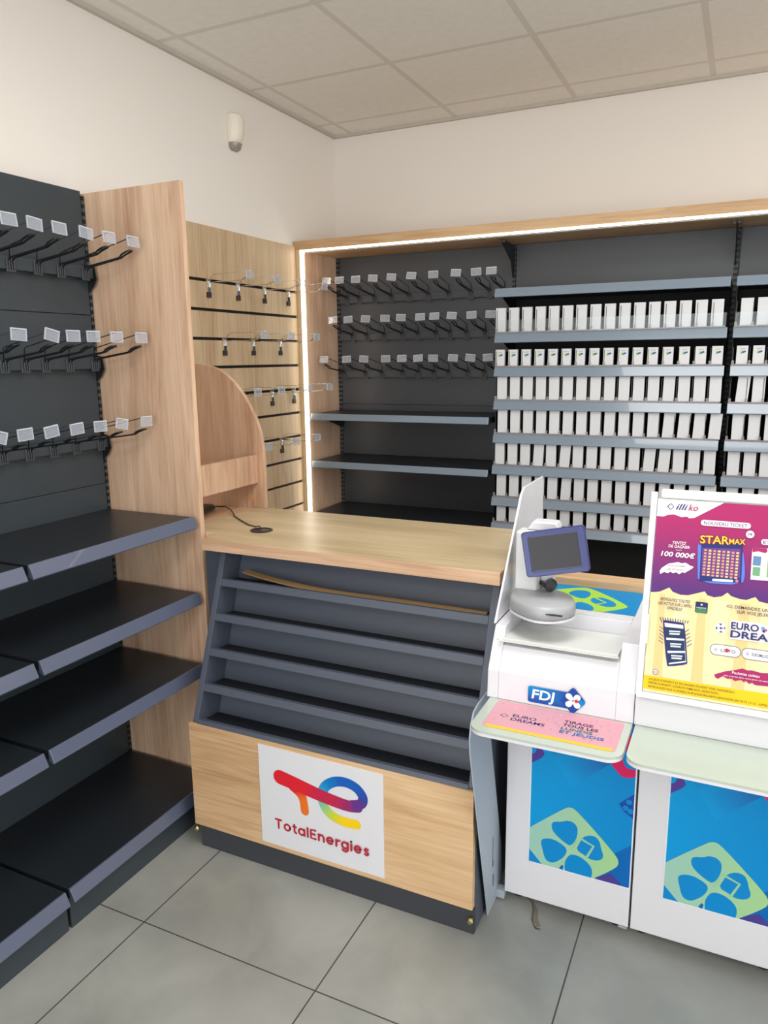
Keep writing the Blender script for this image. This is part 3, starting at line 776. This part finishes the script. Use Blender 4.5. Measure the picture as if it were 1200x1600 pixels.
a.poly([(1.826, .790), (1.838, .7875), (1.8395, .783), (1.838, .7785), (1.825, .766), (1.82, .78)], S(0, 130, 200), 2.5)
a.text('FDJ', 1.703, .7705, .036, S(255, 255, 255), bold=.02, width=.060, shear=.12)
for ang in (45, 135, 225, 315):
    t_ = math.radians(ang); cx, cy = 1.809 + .0125 * math.cos(t_), .783 + .0125 * math.sin(t_)
    P_ = []
    for k in range(16):
        q = 2 * PI * k / 16; lx, ly = .0108 * math.cos(q), (.0078 + .002 * math.cos(q)) * math.sin(q)
        P_.append((cx + lx * math.cos(t_) - ly * math.sin(t_), cy + lx * math.sin(t_) + ly * math.cos(t_)))
    a.poly(P_, S(240, 244, 250), 5)
a.poly([(1.812, .786), (1.820, .789), (1.823, .781), (1.815, .778)], S(226, 50, 50), 6)
o = a.build('badge', cs); o['label'] = 'blue lettered badge with a clover'
ty = MB().prism([(-2.064, .9035), (-2.058, .9050), (-1.875, .8895), (-1.875, .888), (-2.058, .9020)], 'x', 1.606, 1.906)
ty.prism([(1.596, -2.066), (1.606, -2.058), (1.904, -2.058), (1.910, -2.070), (1.900, -2.074), (1.606, -2.074)], 'z', .9000, .9035)
part('clear_tray', ty, M['acrylw'], cs)
part('tray_rib', MB().box(1.67, 1.905, -1.866, -1.862, .9305, .934), M['acrylw'], cs)
part('side_screen', MB().prism([(-2.030, .9305), (-1.795, 1.246), (-1.765, 1.262), (-1.545, 1.262), (-1.52, .9305)], 'x', 1.576, 1.5825), M['white'], A, .0015)
part('support_bracket', MB().prism([(-2.004, .0), (-2.014, .04), (-2.182, .62), (-2.186, .665), (-2.178, .700), (-2.155, .728), (-2.120, .7345), (-2.02, .7345), (-2.007, .59), (-1.876, .153), (-1.866, .03), (-1.90, .006), (-1.93, .0)], 'x', 1.5625, 1.5665).box(1.5665, 1.592, -1.925, -1.897, .008, .034), M['greyplate'], A, .0008)
part('slot_mark', MB().box(1.5667, 1.5671, -1.968, -1.965, .16, .24).box(1.5667, 1.5671, -1.968, -1.960, .14, .16).box(1.5667, 1.5671, -1.962, -1.956, .07, .11), M['black'], A)
# leaflet under the ledge glass
a = Art((0, 0, .7502), (1, 0, 0), (0, 1, 0), .00015)
a.poly(rrect(1.618, 1.937, -2.258, -2.106, .010), S(206, 152, 164), 1)
a.poly([(1.624, -2.245), (1.932, -2.245), (1.925, -2.260), (1.632, -2.260)], S(222, 184, 60), 2)
for i in range(34):
    x, y = random.uniform(1.63, 1.925), random.uniform(-2.24, -2.12)
    a.poly(disc(x, y, .0016, 6), random.choice([S(90, 70, 130), S(180, 60, 90), S(60, 120, 160), S(240, 230, 230)]), 2)
a.text('EURO', 1.676, -2.185, .020, S(48, 48, 96), bold=.02, width=.060); a.text('DREAMS', 1.676, -2.205, .020, S(48, 48, 96), bold=.02, width=.085)
a.stroke([(1.646, -2.187), (1.656, -2.178), (1.666, -2.187), (1.656, -2.196), (1.646, -2.187)], .002, S(48, 48, 96), 3, False)
for i, (s_, c_, w_) in enumerate((('TIRAGE', S(70, 40, 90), .070), ('TOUS LES', S(70, 40, 90), .085), ('LUNDIS', S(30, 120, 110), .075), ('ET JEUDIS', S(40, 110, 180), .105))):
    a.text(s_, 1.800, -2.163 - .0185 * i, .0185, c_, bold=.02, width=w_)
o = a.build('leaflet', A); o['label'] = 'pink leaflet with yellow edge'
# blue printed strip on the console top behind the tray
a = Art((0, 0, .9303), (1, 0, 0), (0, 1, 0), .0002)
R = (1.640, 1.915, -1.822, -1.602)
a.poly([(R[0], R[2]), (R[1], R[2]), (R[1], R[3]), (R[0], R[3])], S(0, 130, 190), 1)
LIME = S(160, 205, 70)
a.poly(smooth_poly([(1.60, -1.72), (1.72, -1.615), (1.76, -1.61), (1.885, -1.735), (1.885, -1.765), (1.80, -1.85), (1.70, -1.84)], 2), LIME, 2, R)
for p in ([(1.700, -1.690), (1.715, -1.650), (1.750, -1.640), (1.770, -1.665), (1.765, -1.715), (1.745, -1.725)],
          [(1.780, -1.700), (1.810, -1.690), (1.850, -1.725), (1.855, -1.765), (1.82, -1.775), (1.775, -1.738)],
          [(1.655, -1.745), (1.690, -1.725), (1.728, -1.738), (1.73, -1.775), (1.70, -1.80), (1.665, -1.785)],
          [(1.74, -1.765), (1.765, -1.755), (1.80, -1.79), (1.80, -1.83), (1.75, -1.83)]):
    a.poly(smooth_poly(p, 1), S(0, 130, 190), 3, R)
a.stroke([(1.785, -1.70), (1.822, -1.735), (1.80, -1.765)], .008, LIME, 4, False)
a.build('top_graphic', A)
o = part('back_counter', MB().box(1.588, 2.66, -1.598, -1.520, .0, .952), M['oak_x'], None, .001)
tag(o, 'narrow oak counter edge behind the blue strip of the white lottery counter', 'counter')

# customer display
t = thing('customer_display', 'small blue framed customer display on a grey stand on the white lottery counter', 'display', (1.64, -1.93, .93))
kid = smooth_poly([(1.596, -1.865), (1.600, -1.985), (1.640, -2.035), (1.700, -2.070), (1.760, -2.045), (1.790, -1.985), (1.760, -1.915), (1.700, -1.880), (1.690, -1.845), (1.610, -1.845)], 2)
def sh(P, k): return [(1.69 + (p[0] - 1.69) * k, -1.955 + (p[1] + 1.955) * k) for p in P]
part('base', MB().loft([[(p[0], p[1], z) for p in sh(kid, k)] for z, k in ((.966, .97), (.976, 1), (.992, .99), (1.002, .93))]), M['greypl'], t, smooth=True)
part('base_rim', MB().prism(sh(kid, 1.0), 'z', .960, .9655), M['white'], t)
part('slot', MB().box(1.715, 1.765, -2.060, -2.054, .984, .987, Matrix.Rotation(0, 4, 'Z')), M['black'], t)
part('support', MB().box(1.597, 1.640, -1.92, -1.865, .9308, .960), M['lightpl'], t, .003)
m = MB().loft([[(1.603, -1.925, z), (1.662, -1.925, z), (1.668, -1.905, z), (1.664, -1.865, z), (1.603, -1.865, z)] for z in (1.000, 1.03, 1.165)])
part('column', m, M['lightpl'], t, .004)
m = MB().prism([(1.625, 1.166), (1.640, 1.190), (1.705, 1.190), (1.712, 1.176), (1.700, 1.02), (1.666, 1.005), (1.666, 1.166)], 'y', -1.895, -1.845)
part('housing', m, M['white'], t, .004)
m = MB().tube([(1.700, -1.925, 1.020), (1.700, -1.905, 1.020)], [.016, .017], 18); m.tube([(1.69, -1.925, 1.020), (1.668, -1.90, 1.020)], .006, 8)
part('pivot_knob', m, M['black'], t, smooth=False)
piv = Matrix.Translation((1.722, -1.965, 1.130)) @ Matrix.Rotation(math.radians(6), 4, 'Z') @ Matrix.Rotation(math.radians(-10), 4, 'X') @ Matrix.Rotation(math.radians(-11), 4, 'Y')
m = MB()
w, h = .083, .0605
m.loft([[(x * k, yy, z * k) for x, z in rrect(-w, w, -h, h, .009)] for yy, k in ((.020, .90), (.010, 1), (-.010, 1), (-.017, .965), (-.0175, .80), (-.014, .795))])
bmesh.ops.transform(m.bm, matrix=piv, verts=m.bm.verts)
fr = part('screen_frame', m, M['blue'], t, smooth=False)
m = MB().box(-.064, .062, -.0185, -.0142, -.044, .044); bmesh.ops.transform(m.bm, matrix=piv, verts=m.bm.verts)
part('screen', m, M['screen'], fr)
m = MB().tube([(0, .018, 0), (-.02, .045, -.01)], .014, 12); bmesh.ops.transform(m.bm, matrix=piv, verts=m.bm.verts)
part('arm', m, M['lightpl'], t)

# console and poster display of the second counter
part('console', MB().prism([(-1.60, .7505), (-1.60, .826), (-2.095, .826), (-2.104, .812), (-2.104, .7505)], 'x', 1.9575, 2.66), M['white'], Bc, .002)
t = thing('poster_display', 'sloping clear poster holder with a magenta and gold lottery poster on the right counter', 'poster stand', (2.28, -2.05, .827))
b0 = Vector((0, -2.112, .846)); top = Vector((0, -2.022, 1.294)); e = (top - b0).normalized(); n = Vector((0, -e.z, e.y))
def slab(m, xa, xb, v0, v1, d0, d1):
    P_ = [b0 + e * v0 + n * d0, b0 + e * v1 + n * d0, b0 + e * v1 + n * d1, b0 + e * v0 + n * d1]
    m.prism([(p.y, p.z) for p in P_], 'x', xa, xb); return m
part('side_post', slab(MB(), 1.958, 1.9725, -.012, .478, -.030, .004), M['white'], t, .0015)
part('post_clip', slab(MB(), 1.968, 1.976, .115, .185, .0045, .008), M['acrylw'], t)
part('back_board', slab(MB(), 1.973, 2.60, .0, .462, -.010, -.003), M['white'], t)
part('clear_box', slab(MB(), 1.980, 2.60, .463, .486, -.075, .0).box(1.98, 2.60, -1.99, -1.93, 1.26, 1.298), M['acrylw'], t, .004)
part('bottom_channel', slab(MB(), 1.962, 2.60, -.014, -.001, -.010, .010), M['acrylw'], t)
part('rear_wing', MB().prism([(-2.035, .8265), (-1.99, 1.06), (-1.93, 1.05), (-1.86, .8265)], 'x', 1.9585, 1.964), M['acrylw'], t)
part('rear_leg', MB().box(2.0, 2.58, -1.95, -1.944, .8265, 1.26), M['white'], t)
k = 1.018
ap = Art((1.974, 0, 0), (1, 0, 0), e, .0002); ap.o = Vector((1.974, b0.y, b0.z)) + n * .0
class KA:
    def __init__(s, a): s.a = a
    def sc(s, P): return [(p[0] * k, p[1] * k) for p in P]
    def poly(s, P, c, l=None, grad=None, r=None): s.a.poly(s.sc(P), c, l, r or (0, .61, 0, .462), grad)
    def text(s, b, x, y, sz, c, **kw):
        if kw.get('width'): kw['width'] *= k
        s.a.text(b, x * k, y * k, sz * k, c, **kw)
    def stroke(s, P, w, c, l=None, cap=False): s.a.stroke(s.sc(P), w * k, c, l, cap)
K = KA(ap)
Mg, Pu, Cr, Cr2, Nv, Wh = S(164, 36, 96), S(84, 42, 114), S(246, 226, 160), S(240, 214, 150), S(48, 44, 104), S(232, 230, 232)
def gtop(p):
    q = max(0, min(1, (p[1] / k - .25) / .15)); return tuple(Pu[j] * (1 - q) + Mg[j] * q for j in range(4))
for i in range(10):
    z0, z1 = .225 + .0229 * i, .225 + .0229 * (i + 1)
    K.poly([(0, z0), (.6, z0), (.6, z1), (0, z1)], None, 1, grad=gtop)
ap.layer = 1
K.poly([(0, .46), (0, .413), (.007, .413), (.015, .413), (.023, .417), (.036, .4195), (.046, .417), (.054, .414), (.065, .4165), (.071, .413), (.082, .415), (.141, .4535), (.6, .4535), (.6, .46)], Wh, 2)
# gold lower field, streaks of lighter gold
wave = [(0, .234), (.005, .234), (.020, .237), (.040, .249), (.048, .240), (.065, .235), (.082, .236), (.116, .249), (.122, .241), (.136, .238), (.152, .242), (.163, .252), (.171, .245), (.187, .241), (.202, .240), (.220, .249), (.228, .240), (.251, .237), (.28, .248), (.30, .238), (.36, .240), (.40, .250), (.42, .239), (.6, .242)]
K.poly([(0, 0)] + wave + [(.6, 0)], None, 3, grad=lambda p: S(224, 205, 150) if p[1] > .1 else S(226, 210, 172))
for i, (x, w_) in enumerate(((.02, .012), (.055, .03), (.105, .016), (.135, .035), (.19, .02), (.235, .03), (.3, .03), (.38, .03))):
    K.poly([(x, .232), (x + w_, .232), (x + w_ * .4 + .015, .04), (x - w_ * .2, .04)], S(230, 215, 168) if i % 2 else S(216, 192, 132), 3.5 + .1 * i)
K.poly([(0, .006), (.6, .006), (.6, .040), (0, .038)], S(232, 192, 16), 5)
ap.layer = 6
K.stroke([(.022, .437), (.029, .444), (.036, .437), (.029, .430), (.022, .437)], .0018, Nv, 6)
K.text('illi', .040, .431, .020, Nv, bold=.01, width=.026, shear=.3); K.text('ko', .067, .431, .020, Mg, bold=.012, width=.021, shear=.3)
K.poly(rrect(.096, .199, .399, .412, .0064), Wh); K.text('NOUVEAU TICKET', .1475, .4015, .011, Pu, bold=.01, width=.090, align='CENTER')
# ticket with title
K.poly(smooth_poly([(.093, .360), (.098, .352), (.186, .360), (.196, .30), (.192, .272), (.10, .268), (.097, .30)], 1), S(90, 120, 210), 8)
K.poly([(.1005, .358), (.186, .364), (.189, .277), (.103, .272)], S(36, 44, 110), 9)
K.poly([(.1035, .348), (.183, .353), (.1855, .288), (.106, .284)], S(104, 60, 130), 10)
for i in range(9):
    for j in range(8):
        x, y = .108 + .0095 * j, .345 - .0070 * i
        K.poly([(x, y), (x + .0055, y + .0003), (x + .0055, y - .0038), (x, y - .004)], S(236, 196, 120) if j % 2 else S(220, 150, 110), 11)
K.poly([(.130, .2745), (.172, .277), (.172, .282), (.130, .280)], Wh, 11); K.poly(disc(.180, .2805, .0035, 12), S(210, 110, 140), 12)
K.text('STAR', .098, .358, .026, S(120, 60, 30), bold=.06, width=.062, rot=.04, layer=12); K.text('STAR', .098, .3585, .025, S(252, 196, 70), bold=.015, width=.060, rot=.04, layer=14)
K.text('MAX', .158, .3615, .018, S(120, 60, 30), bold=.06, width=.034, rot=.04, layer=12); K.text('MAX', .158, .362, .017, S(252, 196, 70), bold=.015, width=.033, rot=.04, layer=14)
K.poly(disc(.199, .387, .0085), Wh, 12); K.text('3€', .199, .3845, .008, Pu, bold=.01, width=.011, align='CENTER', layer=13)
K.text('TENTEZ', .054, .351, .0095, Wh, bold=.01, width=.030, align='CENTER', shear=.15); K.text('DE GAGNER', .054, .3425, .0095, Wh, bold=.01, width=.046, align='CENTER', shear=.15)
K.text('jusqu\'à', .054, .3365, .0045, Wh, width=.012, align='CENTER'); K.text('100 000€', .053, .3215, .0155, Wh, bold=.025, width=.074, align='CENTER', shear=.15)
K.poly([(.016, .285), (.020, .293), (.035, .305), (.045, .307), (.054, .310), (.062, .308), (.071, .310), (.080, .305), (.089, .302), (.083, .296), (.070, .286), (.066, .288), (.059, .282), (.052, .286), (.045, .283), (.040, .286), (.034, .282), (.026, .284), (.018, .278)], Wh, 8)
K.text('ET SI ON VISAIT', .053, .299, .006, Pu, width=.040, align='CENTER', shear=.2, rot=.03); K.text('LES ETOILES ?', .051, .290, .006, Mg, width=.040, align='CENTER', shear=.2, rot=.03)
K.poly(rrect(.222, .300, .3665, .379, .006), Wh, 8); K.text('ET 5', .226, .369, .010, Pu, bold=.01, width=.024)
# second ticket
K.poly([(.2055, .358), (.300, .362), (.300, .289), (.207, .287)], S(244, 232, 228), 8)
for q in ((.209, .319, .225, .340, S(96, 130, 170)), (.210, .296, .225, .316, S(110, 160, 120)), (.229, .31, .236, .34, S(214, 214, 220)), (.238, .295, .252, .345, S(130, 170, 110)), (.256, .295, .27, .345, S(180, 150, 120))):
    K.poly([(q[0], q[1]), (q[2], q[1]), (q[2], q[3]), (q[0], q[3])], q[4], 9)
K.poly([(.2055, .358), (.235, .359), (.236, .352), (.232, .348), (.218, .351), (.2065, .348)], Mg, 10); K.text('FA', .238, .350, .008, Nv, bold=.01, layer=10)
# lower field
for i, (s_, w_) in enumerate((('RETROUVEZ TOUTES', .064), ('LES ACTUS SUR L\'APPLI', .073), ('OFFICIELLE', .033))):
    K.text(s_, .055, .218 - .0098 * i, .0095, S(70, 50, 90), bold=.008, width=w_, align='CENTER', shear=.2)
K.poly(rrect(.099, .125, .199, .224, .003), S(30, 44, 90), 8); K.poly(rrect(.1005, .1235, .200, .208, .002), S(60, 130, 80), 9)
K.text('PARIONS', .112, .209, .005, Wh, width=.020, align='CENTER'); K.poly(disc(.112, .218, .0025, 4), Wh, 10)
for i in range(12):
    x = .030 + .005 * i; K.stroke([(x, .166 + .0005 * i), (x - .005 + .0006 * i, .178)], .0016, Nv, 7)
for i in range(5):
    K.stroke([(.080 + .002 * i, .150 - .008 * i), (.090 + .002 * i, .158 - .008 * i)], .0012, Nv, 7); K.stroke([(.036, .150 - .008 * i), (.026, .156 - .008 * i)], .0012, Nv, 7)
K.poly(smooth_poly([(.031, .171), (.036, .1725), (.074, .1715), (.0795, .170), (.092, .082), (.091, .077), (.054, .066), (.048, .068)], 1), Nv, 9)
K.poly([(.036, .166), (.0765, .166), (.0890, .082), (.053, .071)], S(232, 236, 244), 10)
for p in ([(.037, .157), (.078, .158), (.0812, .135), (.0415, .132)], [(.0425, .127), (.0815, .131), (.0848, .107), (.047, .102)], [(.048, .097), (.0853, .103), (.0878, .085), (.0515, .074)]):
    K.poly(p, S(34, 48, 90), 11)
    cx = sum(q[0] for q in p) / 4; cy = sum(q[1] for q in p) / 4
    K.poly([(cx - .011, cy - .001), (cx + .011, cy + .001), (cx + .011, cy - .003), (cx - .011, cy - .005)], S(200, 210, 200), 12); K.poly([(cx - .012, cy + .004), (cx + .012, cy + .006), (cx + .012, cy + .003), (cx - .012, cy + .001)], Wh, 12)
K.text('ICI, DEMANDEZ UN SYSTEME FLASH', .164, .219, .0095, S(60, 44, 90), bold=.008, width=.155); K.text('SUR VOS JEUX DE TIRAGE', .185, .2085, .0095, S(60, 44, 90), bold=.008, width=.115)
K.poly(smooth_poly([(.140, .170), (.155, .187), (.171, .171), (.156, .154)], 1), Wh, 8); K.poly(smooth_poly([(.142, .170), (.155, .184), (.168, .171), (.156, .157)], 1), S(36, 44, 104), 9)
for dx_, dy_ in ((-.005, .004), (.004, .005), (-.004, -.005), (.005, -.004)): K.poly(disc(.1555 + dx_, .1705 + dy_, .0044, 14), Wh, 10)
K.poly(disc(.1585, .1705, .0018, 8), S(210, 40, 50), 11)
K.poly([(.173, .191), (.234, .1925), (.245, .188), (.330, .190), (.330, .152), (.176, .149)], Wh, 8)
K.text('EURO', .176, .173, .0215, Nv, bold=.022, width=.056); K.text('DREAMS', .176, .154, .0215, Nv, bold=.022, width=.112)
K.poly(disc(.240, .182, .004, 12), S(90, 150, 220)); K.poly(disc(.246, .179, .003, 12), S(220, 80, 100)); K.poly(disc(.242, .176, .003, 12), Nv)
for x0_, x1_, s_ in ((.138, .199, 'LOTO'), (.203, .270, 'EUROMILLIONS'), (.275, .34, 'KENO')):
    K.poly(rrect(x0_ - .0012, x1_ + .0012, .1085, .1335, .0122), Nv, 8); K.poly(rrect(x0_, x1_, .1097, .1323, .011), Wh, 9)
    K.text(s_, (x0_ + x1_) / 2 + .006, .1175, .010, S(60, 60, 90), bold=.01, width=.030 if s_ != 'EUROMILLIONS' else .040, align='CENTER', layer=11)
    K.stroke([(x0_ + .008, .121), (x0_ + .011, .124), (x0_ + .014, .121), (x0_ + .011, .118), (x0_ + .008, .121)], .001, Nv, 11)
K.poly(disc(.172, .122, .0045, 14), S(220, 60, 60), 10.5)
K.poly([(.150, .064), (.173, .075), (.190, .080), (.206, .087), (.216, .084), (.225, .0855), (.245, .083), (.27, .086), (.34, .084), (.345, .066), (.30, .060), (.264, .056), (.234, .054), (.228, .058), (.222, .055), (.215, .060), (.211, .057), (.205, .061), (.193, .056), (.187, .060), (.177, .059), (.168, .063), (.158, .055), (.152, .058)], Mg, 8)
K.text('Pochette cadeau', .186, .0725, .0085, Wh, bold=.01, width=.055); K.text('une surprise dans votre point de vente', .170, .065, .005, Wh, width=.09)
K.poly(disc(.025, .049, .0062), S(120, 60, 80), 8); K.poly(disc(.025, .049, .0050), Wh, 9); K.text('18', .025, .0465, .0065, S(120, 60, 80), bold=.01, width=.006, align='CENTER', layer=11)
DK = S(60, 50, 30)
K.text('LES JEUX D\'ARGENT ET DE HASARD PEUVENT ETRE DANGEREUX :', .012, .0290, .0068, DK, bold=.006, width=.185)
K.text('PERTES D\'ARGENT, CONFLITS FAMILIAUX, ADDICTION...', .012, .0205, .0068, DK, bold=.006, width=.152)
K.text('RETROUVEZ NOS CONSEILS SUR JOUEURS-INFO-SERVICE.FR (09 74 75 13 13 - APPEL NON SURTAXE)', .012, .0115, .0068, DK, bold=.006, width=.300)
po = ap.build('poster', t); po['label'] = 'magenta, purple and gold printed poster'
